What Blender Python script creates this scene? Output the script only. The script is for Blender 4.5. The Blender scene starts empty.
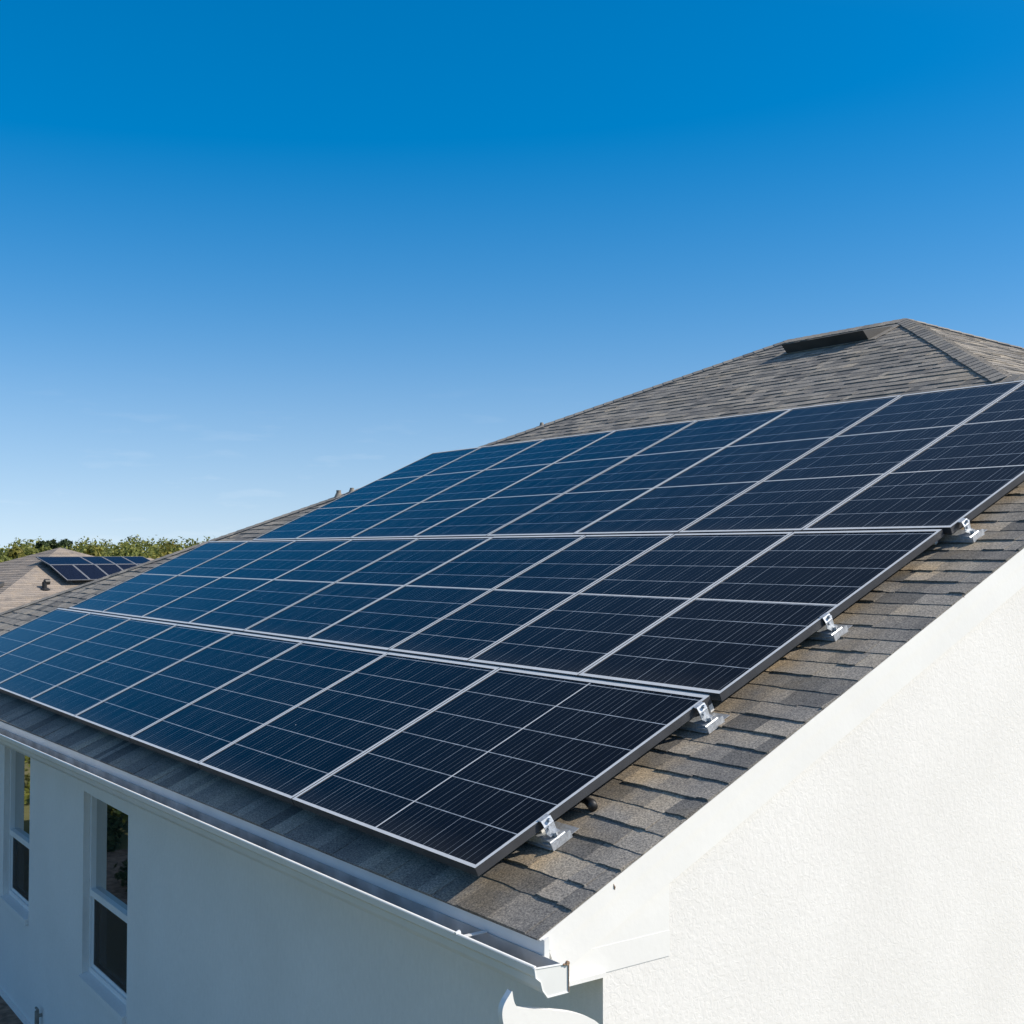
import bpy, math, random
from mathutils import Vector, Matrix
R = math.radians
random.seed(7)
scene = bpy.context.scene
col = scene.collection

# ------------------------------------------------------------------ camera, sky, sun, exposure
GZ = 3.55                                   # height of the panel corner above the ground
SUN_AZ, SUN_EL = 44.0, 39.5                 # azimuth from +X towards +Y, elevation
cam_d = bpy.data.cameras.new('camera')
cam = bpy.data.objects.new('camera', cam_d)
col.objects.link(cam)
scene.camera = cam
cam_d.sensor_width = 36.0
cam_d.lens = 1228.0 / 1024.0 * 36.0
cam_d.clip_start = 0.05
cam_d.clip_end = 6000
cr = Vector((0.58054239, 0.81423002, 0.0))
cf = Vector((-0.8138197, 0.58024984, 0.03174295))
cu = Vector((0.02584607, -0.01842813, 0.99949607))
CAM = Vector((4.66375274, -3.11948919, 1.43455359 + GZ))
m = Matrix(((cr.x, cu.x, -cf.x, CAM.x), (cr.y, cu.y, -cf.y, CAM.y), (cr.z, cu.z, -cf.z, CAM.z), (0, 0, 0, 1)))
cam.matrix_world = m

SKY_LIFT, SAT0, SAT1, SAT2 = 0.125, 0.66, 1.50, 0.95
w = bpy.data.worlds.new("World")
scene.world = w
w.use_nodes = True
wn, wl = w.node_tree.nodes, w.node_tree.links
wn.clear()
sky = wn.new('ShaderNodeTexSky')
sky.sky_type = 'NISHITA'
sky.sun_disc = False
sky.sun_elevation = R(SUN_EL)
sky.sun_rotation = R(90.0 - SUN_AZ)
sky.altitude = 0
sky.air_density = 1.0
sky.dust_density = 0.6
sky.ozone_density = 2.6
bg = wn.new('ShaderNodeBackground')
bg.inputs['Strength'].default_value = 0.14
wo = wn.new('ShaderNodeOutputWorld')
hs = wn.new('ShaderNodeHueSaturation')
# clear, dry horizon: the lowest few degrees of the sky are looked up a little higher, and the blue deepens upward
stc = wn.new('ShaderNodeTexCoord')
ssp = wn.new('ShaderNodeSeparateXYZ'); wl.new(stc.outputs['Generated'], ssp.inputs[0])
smr = wn.new('ShaderNodeMapRange'); smr.inputs[1].default_value = 0.0; smr.inputs[2].default_value = 1.0; smr.inputs[3].default_value = SKY_LIFT; smr.inputs[4].default_value = 1.0
wl.new(ssp.outputs[2], smr.inputs[0])
scb = wn.new('ShaderNodeCombineXYZ'); wl.new(ssp.outputs[0], scb.inputs[0]); wl.new(ssp.outputs[1], scb.inputs[1]); wl.new(smr.outputs[0], scb.inputs[2])
snm = wn.new('ShaderNodeVectorMath'); snm.operation = 'NORMALIZE'; wl.new(scb.outputs[0], snm.inputs[0]); wl.new(snm.outputs[0], sky.inputs['Vector'])
sst = wn.new('ShaderNodeFloatCurve')
cu_ = sst.mapping.curves[0]
pts_ = [(0.0, SAT0 / 2), (0.10, .57), (0.24, SAT1 / 2 * .97), (0.41, SAT1 / 2), (0.64, SAT2 / 2), (1.0, SAT2 / 2)]
for k_, p_ in enumerate(pts_):
    if k_ in (0,): cu_.points[0].location = p_
    elif k_ == len(pts_) - 1: cu_.points[-1].location = p_
    else: cu_.points.new(*p_)
sst.mapping.update()
wl.new(ssp.outputs[2], sst.inputs['Value'])
sdb = wn.new('ShaderNodeMath'); sdb.operation = 'MULTIPLY'; sdb.inputs[1].default_value = 2.0
wl.new(sst.outputs[0], sdb.inputs[0]); wl.new(sdb.outputs[0], hs.inputs['Saturation'])
wl.new(sky.outputs[0], hs.inputs['Color'])
hs.inputs['Hue'].default_value = 0.496
# a few thin cloud wisps low over the horizon
cmp_ = wn.new('ShaderNodeMapping'); cmp_.inputs['Scale'].default_value = (11.0, 11.0, 60.0); cmp_.inputs['Location'].default_value = (0.3, 1.7, 0.2)
wl.new(stc.outputs['Generated'], cmp_.inputs[0])
cnz = wn.new('ShaderNodeTexNoise'); cnz.inputs['Scale'].default_value = 1.6; cnz.inputs['Detail'].default_value = 7; wl.new(cmp_.outputs[0], cnz.inputs['Vector'])
crm = wn.new('ShaderNodeMapRange'); crm.inputs[1].default_value = .56; crm.inputs[2].default_value = .78; crm.inputs[3].default_value = 0; crm.inputs[4].default_value = .14
wl.new(cnz.outputs['Fac'], crm.inputs[0])
cel = wn.new('ShaderNodeMapRange'); cel.inputs[1].default_value = .05; cel.inputs[2].default_value = .14; cel.inputs[3].default_value = 1; cel.inputs[4].default_value = 0
wl.new(ssp.outputs[2], cel.inputs[0])
cml = wn.new('ShaderNodeMath'); cml.operation = 'MULTIPLY'; wl.new(crm.outputs[0], cml.inputs[0]); wl.new(cel.outputs[0], cml.inputs[1])
cmx = wn.new('ShaderNodeMix'); cmx.data_type = 'RGBA'; wl.new(cml.outputs[0], cmx.inputs[0]); wl.new(hs.outputs[0], cmx.inputs[6]); cmx.inputs[7].default_value = (6.2, 6.5, 6.8, 1)
wl.new(cmx.outputs[2], bg.inputs['Color'])
wl.new(bg.outputs[0], wo.inputs[0])

sd = bpy.data.lights.new('sun', 'SUN')
sun = bpy.data.objects.new('sun', sd)
col.objects.link(sun)
sd.energy = 4.5
sd.angle = R(0.5)
sd.color = (1.0, 0.91, 0.79)
sv = Vector((math.cos(R(SUN_EL)) * math.cos(R(SUN_AZ)), math.cos(R(SUN_EL)) * math.sin(R(SUN_AZ)), math.sin(R(SUN_EL))))
sun.rotation_euler = sv.to_track_quat('Z', 'Y').to_euler()
sun.location = (0, 0, 40)

scene.view_settings.view_transform = 'Standard'
scene.view_settings.look = 'None'
scene.view_settings.exposure = 0.20
scene.view_settings.gamma = 1.0

# ------------------------------------------------------------------ helpers
class MB:
    """collects polygons; build() links them as one mesh object"""
    def __init__(s):
        s.v, s.f, s.mi, s.tint, s.uv = [], [], [], [], []
    def poly(s, pts, mi=0, tint=0.5, uv=None):
        b = len(s.v)
        s.v += [tuple(p) for p in pts]
        s.f.append(list(range(b, b + len(pts))))
        s.mi.append(mi); s.tint.append(tint); s.uv.append(uv)
    def hexa(s, p, mi=0, top=None, tint=0.5):
        """p: 8 points, bottom ring 0-3 counter-clockwise seen from above, top ring 4-7"""
        q = [(3, 2, 1, 0), (4, 5, 6, 7), (0, 1, 5, 4), (1, 2, 6, 5), (2, 3, 7, 6), (3, 0, 4, 7)]
        b = len(s.v)
        s.v += [tuple(x) for x in p]
        for i, k in enumerate(q):
            s.f.append([b + j for j in k]); s.mi.append(top if (top is not None and i == 1) else mi)
            s.tint.append(tint); s.uv.append(None)
    def box(s, x0, x1, y0, y1, z0, z1, mi=0, T=None, top=None):
        p = [Vector(q) for q in ((x0, y0, z0), (x1, y0, z0), (x1, y1, z0), (x0, y1, z0), (x0, y0, z1), (x1, y0, z1), (x1, y1, z1), (x0, y1, z1))]
        if T: p = [T(q) for q in p]
        s.hexa(p, mi, top)
    def sweep(s, prof, p0, p1, closed=True, caps=True, mi=0):
        """prof: list of offset vectors; swept from p0 to p1"""
        a = [Vector(p0) + Vector(q) for q in prof]; c = [Vector(p1) + Vector(q) for q in prof]
        n = len(prof)
        for i in range(n if closed else n - 1):
            j = (i + 1) % n
            s.poly([a[i], a[j], c[j], c[i]], mi)
        if caps and closed:
            s.poly(list(reversed(a)), mi); s.poly(c, mi)
    def tube(s, pts, r, n=10, mi=0, caps=True):
        rings = []
        for i, p in enumerate(pts):
            p = Vector(p)
            d = (Vector(pts[min(i + 1, len(pts) - 1)]) - Vector(pts[max(i - 1, 0)])).normalized()
            a = d.orthogonal().normalized()
            if i: 
                a = (pa - d * pa.dot(d)).normalized()
            pa = a
            b = d.cross(a)
            rr = r[i] if isinstance(r, (list, tuple)) else r
            rings.append([p + a * rr * math.cos(2 * math.pi * k / n) + b * rr * math.sin(2 * math.pi * k / n) for k in range(n)])
        base = len(s.v)
        for rg in rings: s.v += [tuple(q) for q in rg]
        for i in range(len(rings) - 1):
            for k in range(n):
                s.f.append([base + i * n + k, base + i * n + (k + 1) % n, base + (i + 1) * n + (k + 1) % n, base + (i + 1) * n + k])
                s.mi.append(mi); s.tint.append(.5); s.uv.append(None)
        if caps:
            s.f.append([base + k for k in reversed(range(n))]); s.mi.append(mi); s.tint.append(.5); s.uv.append(None)
            e = base + (len(rings) - 1) * n
            s.f.append([e + k for k in range(n)]); s.mi.append(mi); s.tint.append(.5); s.uv.append(None)
    def build(s, name, mats, parent=None, smooth=False, origin=None):
        me = bpy.data.meshes.new(name)
        o0 = Vector(origin) if origin is not None else Vector((0, 0, 0))
        me.from_pydata([tuple(Vector(v) - o0) for v in s.v], [], s.f)
        if not isinstance(mats, (list, tuple)): mats = [mats]
        for mt in mats: me.materials.append(mt)
        me.polygons.foreach_set('material_index', s.mi)
        if smooth: me.polygons.foreach_set('use_smooth', [True] * len(s.f))
        at = me.attributes.new('tint', 'FLOAT', 'FACE')
        at.data.foreach_set('value', s.tint)
        if any(u is not None for u in s.uv):
            ul = me.uv_layers.new(name='UVMap')
            k = 0
            for fi, f in enumerate(s.f):
                for j in range(len(f)):
                    ul.data[k].uv = s.uv[fi][j] if s.uv[fi] else (0, 0)
                    k += 1
        me.update()
        o = bpy.data.objects.new(name, me)
        col.objects.link(o)
        o.location = o0
        if parent is not None:
            o.parent = parent
            pl = Vector((0, 0, 0)); q = parent
            while q is not None:
                pl += q.location; q = q.parent
            o.location = o0 - pl
        return o

def tag(o, label=None, cat=None, group=None, kind=None):
    if label: o['label'] = label
    if cat: o['category'] = cat
    if group: o['group'] = group
    if kind: o['kind'] = kind
    return o

def empty(name, loc, label=None, cat=None, group=None):
    o = bpy.data.objects.new(name, None)
    col.objects.link(o)
    o.location = loc
    o.empty_display_size = 0.2
    return tag(o, label, cat, group)

def copy_tree(o, parent=None):
    c = o.copy(); col.objects.link(c)
    if parent is not None: c.parent = parent
    for ch in list(o.children): copy_tree(ch, c)
    return c

# ------------------------------------------------------------------ materials
def new_mat(name):
    mt = bpy.data.materials.new(name); mt.use_nodes = True
    nt = mt.node_tree
    return mt, nt.nodes, nt.links, nt.nodes['Principled BSDF']

def ramp(n, stops):
    r = n.new('ShaderNodeValToRGB')
    e = r.color_ramp.elements
    while len(e) < len(stops): e.new(0.5)
    for k, (p, c) in enumerate(stops):
        e[k].position = p; e[k].color = (c[0], c[1], c[2], 1)
    return r

def simple(name, c, rough=0.5, metal=0.0, var=0.12, scale=6.0, bump=0.0, bscale=80.0, spec=0.5):
    mt, n, l, b = new_mat(name)
    tc = n.new('ShaderNodeTexCoord')
    nz = n.new('ShaderNodeTexNoise'); nz.inputs['Scale'].default_value = scale; nz.inputs['Detail'].default_value = 6
    l.new(tc.outputs['Object'], nz.inputs['Vector'])
    r = ramp(n, [(0.3, [x * (1 - var) for x in c]), (0.7, [min(1, x * (1 + var)) for x in c])])
    l.new(nz.outputs['Fac'], r.inputs[0]); l.new(r.outputs[0], b.inputs['Base Color'])
    b.inputs['Roughness'].default_value = rough; b.inputs['Metallic'].default_value = metal
    b.inputs['Specular IOR Level'].default_value = spec
    if bump:
        n2 = n.new('ShaderNodeTexNoise'); n2.inputs['Scale'].default_value = bscale; n2.inputs['Detail'].default_value = 4
        l.new(tc.outputs['Object'], n2.inputs['Vector'])
        bp = n.new('ShaderNodeBump'); bp.inputs['Strength'].default_value = 0.6; bp.inputs['Distance'].default_value = bump
        l.new(n2.outputs['Fac'], bp.inputs['Height']); l.new(bp.outputs[0], b.inputs['Normal'])
    return mt

def stucco_mat():
    mt, n, l, b = new_mat('white_stucco')
    tc = n.new('ShaderNodeTexCoord')
    big = n.new('ShaderNodeTexNoise'); big.inputs['Scale'].default_value = 1.3; big.inputs['Detail'].default_value = 5
    l.new(tc.outputs['Object'], big.inputs['Vector'])
    r = ramp(n, [(0.25, (.725, .712, .685)), (0.75, (.785, .772, .748))])
    l.new(big.outputs['Fac'], r.inputs[0])
    sm_ = n.new('ShaderNodeMapping'); sm_.inputs['Scale'].default_value = (1, 1, .4); l.new(tc.outputs['Object'], sm_.inputs[0])
    fi = n.new('ShaderNodeTexNoise'); fi.inputs['Scale'].default_value = 34; fi.inputs['Detail'].default_value = 6; fi.inputs['Roughness'].default_value = .7
    l.new(sm_.outputs[0], fi.inputs['Vector'])
    fr_ = ramp(n, [(0.3, (.95, .95, .95)), (0.7, (1.025, 1.025, 1.025))]); l.new(fi.outputs['Fac'], fr_.inputs[0])
    fm_ = n.new('ShaderNodeMix'); fm_.data_type = 'RGBA'; fm_.blend_type = 'MULTIPLY'; fm_.inputs[0].default_value = 1
    l.new(r.outputs[0], fm_.inputs[6]); l.new(fr_.outputs[0], fm_.inputs[7]); l.new(fm_.outputs[2], b.inputs['Base Color'])
    b.inputs['Roughness'].default_value = 0.9
    b.inputs['Specular IOR Level'].default_value = 0.2
    # knocked-down trowel texture: stretched lumps + fine grain
    n1 = n.new('ShaderNodeTexNoise'); n1.inputs['Scale'].default_value = 40; n1.inputs['Detail'].default_value = 5; n1.inputs['Distortion'].default_value = 0.8
    l.new(tc.outputs['Object'], n1.inputs['Vector'])
    rr = ramp(n, [(0.44, (0, 0, 0)), (0.56, (1, 1, 1))])
    l.new(n1.outputs['Fac'], rr.inputs[0])
    n2 = n.new('ShaderNodeTexNoise'); n2.inputs['Scale'].default_value = 90; n2.inputs['Detail'].default_value = 3
    l.new(tc.outputs['Object'], n2.inputs['Vector'])
    mx = n.new('ShaderNodeMath'); mx.operation = 'MULTIPLY_ADD'; mx.inputs[1].default_value = 0.35
    l.new(n2.outputs['Fac'], mx.inputs[0]); l.new(rr.outputs[0], mx.inputs[2])
    bp = n.new('ShaderNodeBump'); bp.inputs['Strength'].default_value = 0.55; bp.inputs['Distance'].default_value = 0.0010
    l.new(mx.outputs[0], bp.inputs['Height']); l.new(bp.outputs[0], b.inputs['Normal'])
    return mt

def shingle_mat(name, dark, mid, light, warm, grain=105.0, stain=False):
    mt, n, l, b = new_mat(name)
    tc = n.new('ShaderNodeTexCoord')
    at = n.new('ShaderNodeAttribute'); at.attribute_name = 'tint'
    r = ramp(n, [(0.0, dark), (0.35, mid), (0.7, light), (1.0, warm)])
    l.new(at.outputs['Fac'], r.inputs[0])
    # granules
    gr = n.new('ShaderNodeTexNoise'); gr.inputs['Scale'].default_value = grain; gr.inputs['Detail'].default_value = 3; gr.inputs['Roughness'].default_value = 0.75
    l.new(tc.outputs['Object'], gr.inputs['Vector'])
    g2 = ramp(n, [(0.32, (.30, .30, .32)), (0.5, (1, 1, 1)), (0.68, (1.95, 1.88, 1.75))])
    l.new(gr.outputs['Fac'], g2.inputs[0])
    mu = n.new('ShaderNodeMix'); mu.data_type = 'RGBA'; mu.blend_type = 'MULTIPLY'; mu.inputs[0].default_value = 0.85
    l.new(r.outputs[0], mu.inputs[6]); l.new(g2.outputs[0], mu.inputs[7])
    # weather blotches
    bl = n.new('ShaderNodeTexNoise'); bl.inputs['Scale'].default_value = 2.2; bl.inputs['Detail'].default_value = 7; bl.inputs['Roughness'].default_value = .65
    l.new(tc.outputs['Object'], bl.inputs['Vector'])
    b2 = ramp(n, [(0.32, (.74, .76, .80)), (0.5, (1, 1, 1)), (0.7, (1.12, 1.07, .98))])
    l.new(bl.outputs['Fac'], b2.inputs[0])
    m2 = n.new('ShaderNodeMix'); m2.data_type = 'RGBA'; m2.blend_type = 'MULTIPLY'; m2.inputs[0].default_value = 1.0
    l.new(mu.outputs[2], m2.inputs[6]); l.new(b2.outputs[0], m2.inputs[7])
    out = m2.outputs[2]
    if stain:
        # rusty run-off stain beside the panel edge
        sx = n.new('ShaderNodeSeparateXYZ'); l.new(tc.outputs['Object'], sx.inputs[0])
        r1 = n.new('ShaderNodeMapRange'); r1.inputs[1].default_value = 6.42; r1.inputs[2].default_value = 6.08; r1.inputs[3].default_value = 0; r1.inputs[4].default_value = 1
        l.new(sx.outputs[0], r1.inputs[0])
        r3 = n.new('ShaderNodeMath'); r3.operation = 'GREATER_THAN'; r3.inputs[1].default_value = 5.7; l.new(sx.outputs[0], r3.inputs[0])
        r5 = n.new('ShaderNodeMath'); r5.operation = 'LESS_THAN'; r5.inputs[1].default_value = 2.3; l.new(sx.outputs[1], r5.inputs[0])
        r6 = n.new('ShaderNodeMath'); r6.operation = 'MULTIPLY'; l.new(r3.outputs[0], r6.inputs[0]); l.new(r5.outputs[0], r6.inputs[1])
        r4 = n.new('ShaderNodeMath'); r4.operation = 'MULTIPLY'; l.new(r1.outputs[0], r4.inputs[0]); l.new(r6.outputs[0], r4.inputs[1])
        sn = n.new('ShaderNodeTexNoise'); sn.inputs['Scale'].default_value = 3.2; sn.inputs['Detail'].default_value = 6; l.new(tc.outputs['Object'], sn.inputs['Vector'])
        r2 = n.new('ShaderNodeMapRange'); r2.inputs[1].default_value = .36; r2.inputs[2].default_value = .62; l.new(sn.outputs['Fac'], r2.inputs[0])
        mm = n.new('ShaderNodeMath'); mm.operation = 'MULTIPLY'; l.new(r4.outputs[0], mm.inputs[0]); l.new(r2.outputs[0], mm.inputs[1])
        m3 = n.new('ShaderNodeMix'); m3.data_type = 'RGBA'; m3.blend_type = 'MULTIPLY'
        l.new(mm.outputs[0], m3.inputs[0]); l.new(out, m3.inputs[6]); m3.inputs[7].default_value = (1.14, 1.0, .80, 1)
        out = m3.outputs[2]
    l.new(out, b.inputs['Base Color'])
    b.inputs['Roughness'].default_value = 0.95
    b.inputs['Specular IOR Level'].default_value = 0.15
    bp = n.new('ShaderNodeBump'); bp.inputs['Strength'].default_value = 0.5; bp.inputs['Distance'].default_value = 0.003
    l.new(gr.outputs['Fac'], bp.inputs['Height']); l.new(bp.outputs[0], b.inputs['Normal'])
    return mt

def glass_cell_mat(name, cell_v):
    """solar glass: dark cells, pale gaps across, fine wires up the slope.  UV is in metres"""
    mt, n, l, b = new_mat(name)
    uvn = n.new('ShaderNodeUVMap'); uvn.uv_map = 'UVMap'
    sp = n.new('ShaderNodeSeparateXYZ'); l.new(uvn.outputs[0], sp.inputs[0])
    def math_(op, a, bb=None, c=None):
        q = n.new('ShaderNodeMath'); q.operation = op
        for i, x in enumerate((a, bb, c)):
            if x is None: continue
            if isinstance(x, (int, float)): q.inputs[i].default_value = x
            else: l.new(x, q.inputs[i])
        return q.outputs[0]
    def lines(src, period, width):
        ph = math_('FRACT', math_('DIVIDE', src, period))
        d = math_('MINIMUM', ph, math_('SUBTRACT', 1.0, ph))
        return math_('LESS_THAN', d, width / period / 2)
    uu, vv = sp.outputs[0], sp.outputs[1]
    # low-frequency noise that fades single wires in and out
    wn_ = n.new('ShaderNodeTexNoise'); wn_.inputs['Scale'].default_value = 5.0; wn_.inputs['Detail'].default_value = 3
    mp = n.new('ShaderNodeMapping'); mp.inputs['Scale'].default_value = (3.0, .35, 1)
    l.new(uvn.outputs[0], mp.inputs[0]); l.new(mp.outputs[0], wn_.inputs['Vector'])
    wire = lines(uu, 0.0465, 0.0030)
    wide = lines(uu, 0.2325, 0.0040)
    fine = lines(uu, 0.01550, 0.0022)
    wr = ramp(n, [(0.38, (0, 0, 0)), (0.62, (1, 1, 1))]); l.new(wn_.outputs['Fac'], wr.inputs[0])
    wv = math_('MULTIPLY', wire, math_('MULTIPLY_ADD', wr.outputs[0], 0.26, 0.07))
    wv = math_('MAXIMUM', wv, math_('MULTIPLY', wide, math_('MULTIPLY_ADD', wr.outputs[0], 0.38, 0.24)))
    gap = math_('MULTIPLY', lines(vv, cell_v, 0.0058), math_('MULTIPLY_ADD', wr.outputs[0], 0.30, 0.52))
    allv = math_('MAXIMUM', wv, gap)
    # crystalline variation per cell
    vo = n.new('ShaderNodeTexVoronoi'); vo.inputs['Scale'].default_value = 60; 
    l.new(uvn.outputs[0], vo.inputs['Vector'])
    cellr = ramp(n, [(0.0, (.0003, .0008, .0030)), (1.0, (.0008, .0019, .0068))])
    l.new(vo.outputs['Color'], cellr.inputs[0])
    fm = n.new('ShaderNodeMix'); fm.data_type = 'RGBA'
    l.new(math_('MULTIPLY', fine, 0.035), fm.inputs[0]); l.new(cellr.outputs[0], fm.inputs[6]); fm.inputs[7].default_value = (.10, .16, .26, 1)
    mix = n.new('ShaderNodeMix'); mix.data_type = 'RGBA'
    l.new(allv, mix.inputs[0]); l.new(fm.outputs[2], mix.inputs[6]); mix.inputs[7].default_value = (.50, .56, .62, 1)
    dn = n.new('ShaderNodeTexNoise'); dn.inputs['Scale'].default_value = 2.6; dn.inputs['Detail'].default_value = 9; dn.inputs['Roughness'].default_value = .72
    l.new(uvn.outputs[0], dn.inputs['Vector'])
    low = n.new('ShaderNodeMapRange'); low.inputs[1].default_value = 0.0; low.inputs[2].default_value = 0.16; low.inputs[3].default_value = .030; low.inputs[4].default_value = .0015
    l.new(vv, low.inputs[0])
    dustf = math_('MULTIPLY', low.outputs[0], math_('MULTIPLY', dn.outputs['Fac'], 1.6))
    spk = n.new('ShaderNodeTexVoronoi'); spk.inputs['Scale'].default_value = 1.9; l.new(uvn.outputs[0], spk.inputs['Vector'])
    ssp_ = n.new('ShaderNodeSeparateXYZ'); l.new(spk.outputs['Color'], ssp_.inputs[0])
    speck = math_('MULTIPLY', math_('LESS_THAN', spk.outputs['Distance'], .020), math_('GREATER_THAN', ssp_.outputs[0], .80))
    dustf = math_('MAXIMUM', dustf, math_('MULTIPLY', speck, .7))
    dmx = n.new('ShaderNodeMix'); dmx.data_type = 'RGBA'
    l.new(dustf, dmx.inputs[0]); l.new(mix.outputs[2], dmx.inputs[6]); dmx.inputs[7].default_value = (.55, .52, .47, 1)
    l.new(dmx.outputs[2], b.inputs['Base Color'])
    # faint dust on the glass
    du = n.new('ShaderNodeTexNoise'); du.inputs['Scale'].default_value = 3.5; du.inputs['Detail'].default_value = 8; du.inputs['Roughness'].default_value = .7
    l.new(uvn.outputs[0], du.inputs['Vector'])
    ro = n.new('ShaderNodeMapRange'); ro.inputs[1].default_value = .3; ro.inputs[2].default_value = .7; ro.inputs[3].default_value = .05; ro.inputs[4].default_value = .13
    l.new(du.outputs['Fac'], ro.inputs[0]); l.new(ro.outputs[0], b.inputs['Roughness'])
    b.inputs['IOR'].default_value = 1.15
    b.inputs['Specular IOR Level'].default_value = 0.5
    return mt

def leaf_mat(name, a, bcol, c):
    mt, n, l, b = new_mat(name)
    at = n.new('ShaderNodeAttribute'); at.attribute_name = 'tint'
    r = ramp(n, [(0.0, a), (0.5, bcol), (1.0, c)])
    l.new(at.outputs['Fac'], r.inputs[0]); l.new(r.outputs[0], b.inputs['Base Color'])
    b.inputs['Roughness'].default_value = 0.6
    b.inputs['Specular IOR Level'].default_value = 0.25
    tr = n.new('ShaderNodeBsdfTranslucent'); l.new(r.outputs[0], tr.inputs['Color'])
    ms = n.new('ShaderNodeMixShader'); ms.inputs[0].default_value = 0.3
    l.new(b.outputs[0], ms.inputs[1]); l.new(tr.outputs[0], ms.inputs[2])
    l.new(ms.outputs[0], n['Material Output'].inputs['Surface'])
    return mt

M = {}
M['stucco'] = stucco_mat()
M['trim'] = simple('white_trim_paint', (.77, .765, .745), .45, var=.03, scale=2.5, bump=.0015, bscale=25)
M['gutter'] = simple('white_gutter_enamel', (.72, .73, .72), .28, var=.05, scale=4)
M['gutter_in'] = simple('shaded_gutter_inside', (.42, .42, .41), .6, var=.35, scale=5)  # darker, blotchy base colour on the inner faces deepens the trough's shade
M['far_frame'] = simple('dull_panel_frame', (.30, .31, .33), .5, metal=.2)
M['rust'] = simple('rusty_seam', (.30, .20, .13), .8, var=.5, scale=60)
M['shingle'] = shingle_mat('weathered_shingle', (.140, .137, .132), (.226, .213, .194), (.302, .280, .248), (.350, .313, .260), stain=True)
M['shingle_far'] = shingle_mat('tan_shingle', (.21, .185, .162), (.27, .235, .204), (.31, .27, .234), (.345, .295, .25), 60)
M['deck'] = simple('roof_felt', (.03, .03, .032), .95)
M['silver'] = simple('brushed_aluminium', (.82, .80, .755), .42, metal=.25, var=.06, scale=20)
M['black_frame'] = simple('dark_anodised_frame', (.055, .058, .064), .42, metal=.3, var=.15, scale=9)
M['galv'] = simple('galvanised_steel', (.50, .53, .56), .45, metal=.55, var=.25, scale=70, bump=.001, bscale=60)
M['black'] = simple('black_rubber', (.012, .012, .013), .5)
M['vinyl'] = simple('white_vinyl', (.74, .75, .75), .4, var=.03)
M['vent'] = simple('dark_vent_metal', (.055, .053, .05), .6, var=.2)
M['pvc'] = simple('grey_pipe', (.22, .20, .17), .7, var=.3, scale=15)
M['dirt'] = simple('brown_mulch', (.20, .135, .095), .95, var=.5, scale=9, bump=.03, bscale=14)
M['bark'] = simple('bark', (.085, .065, .05), .95, var=.4, scale=8)
M['cell_a'] = glass_cell_mat('solar_glass_six_cells', 1.555 / 6)
M['cell_b'] = glass_cell_mat('solar_glass_eight_cells', 2.03 / 8)
M['cell_c'] = glass_cell_mat('solar_glass_twelve_cells', 2.985 / 12)
M['leaf_mid'] = leaf_mat('green_leaves', (.075, .100, .024), (.185, .205, .048), (.34, .33, .085))
M['leaf_dark'] = leaf_mat('dark_leaves', (.026, .048, .018), (.048, .078, .028), (.085, .11, .042))
M['leaf_gold'] = leaf_mat('yellow_green_leaves', (.10, .11, .022), (.19, .18, .035), (.28, .24, .06))

def pane_mat(name, c, rough):
    mt, n, l, b = new_mat(name)
    tc = n.new('ShaderNodeTexCoord')
    nz = n.new('ShaderNodeTexNoise'); nz.inputs['Scale'].default_value = 1.2
    l.new(tc.outputs['Object'], nz.inputs['Vector'])
    bp = n.new('ShaderNodeBump'); bp.inputs['Strength'].default_value = .08; bp.inputs['Distance'].default_value = .01
    l.new(nz.outputs['Fac'], bp.inputs['Height']); l.new(bp.outputs[0], b.inputs['Normal'])
    b.inputs['Base Color'].default_value = (*c, 1); b.inputs['Roughness'].default_value = rough
    b.inputs['IOR'].default_value = 1.6
    gls = n.new('ShaderNodeBsdfGlossy'); gls.inputs['Roughness'].default_value = rough; gls.inputs['Color'].default_value = (.92, .96, .93, 1); l.new(bp.outputs[0], gls.inputs['Normal'])
    gmx = n.new('ShaderNodeMixShader'); gmx.inputs[0].default_value = .38; l.new(b.outputs[0], gmx.inputs[1]); l.new(gls.outputs[0], gmx.inputs[2]); l.new(gmx.outputs[0], n['Material Output'].inputs['Surface'])
    return mt
M['pane'] = pane_mat('reflective_window_glass', (.010, .012, .013), .02)
M['pane'].node_tree.nodes['Principled BSDF'].inputs['Coat Weight'].default_value = 1.0
M['screen'] = simple('insect_screen', (.026, .024, .022), .6, var=.15, scale=3)
_n, _l = M['screen'].node_tree.nodes, M['screen'].node_tree.links
_t = _n.new('ShaderNodeBsdfTransparent'); _m = _n.new('ShaderNodeMixShader'); _m.inputs[0].default_value = .5
_l.new(_n['Principled BSDF'].outputs[0], _m.inputs[1]); _l.new(_t.outputs[0], _m.inputs[2]); _l.new(_m.outputs[0], _n['Material Output'].inputs['Surface'])
mt, n, l, b = new_mat('lawn')
tc = n.new('ShaderNodeTexCoord')
g1 = n.new('ShaderNodeTexNoise'); g1.inputs['Scale'].default_value = .35; g1.inputs['Detail'].default_value = 9; g1.inputs['Roughness'].default_value = .7
l.new(tc.outputs['Object'], g1.inputs['Vector'])
gr = ramp(n, [(.3, (.11, .115, .050)), (.55, (.18, .175, .080)), (.75, (.28, .24, .15))])
l.new(g1.outputs['Fac'], gr.inputs[0]); l.new(gr.outputs[0], b.inputs['Base Color']); b.inputs['Roughness'].default_value = .95
b.inputs['Specular IOR Level'].default_value = .1
M['lawn'] = mt

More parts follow.
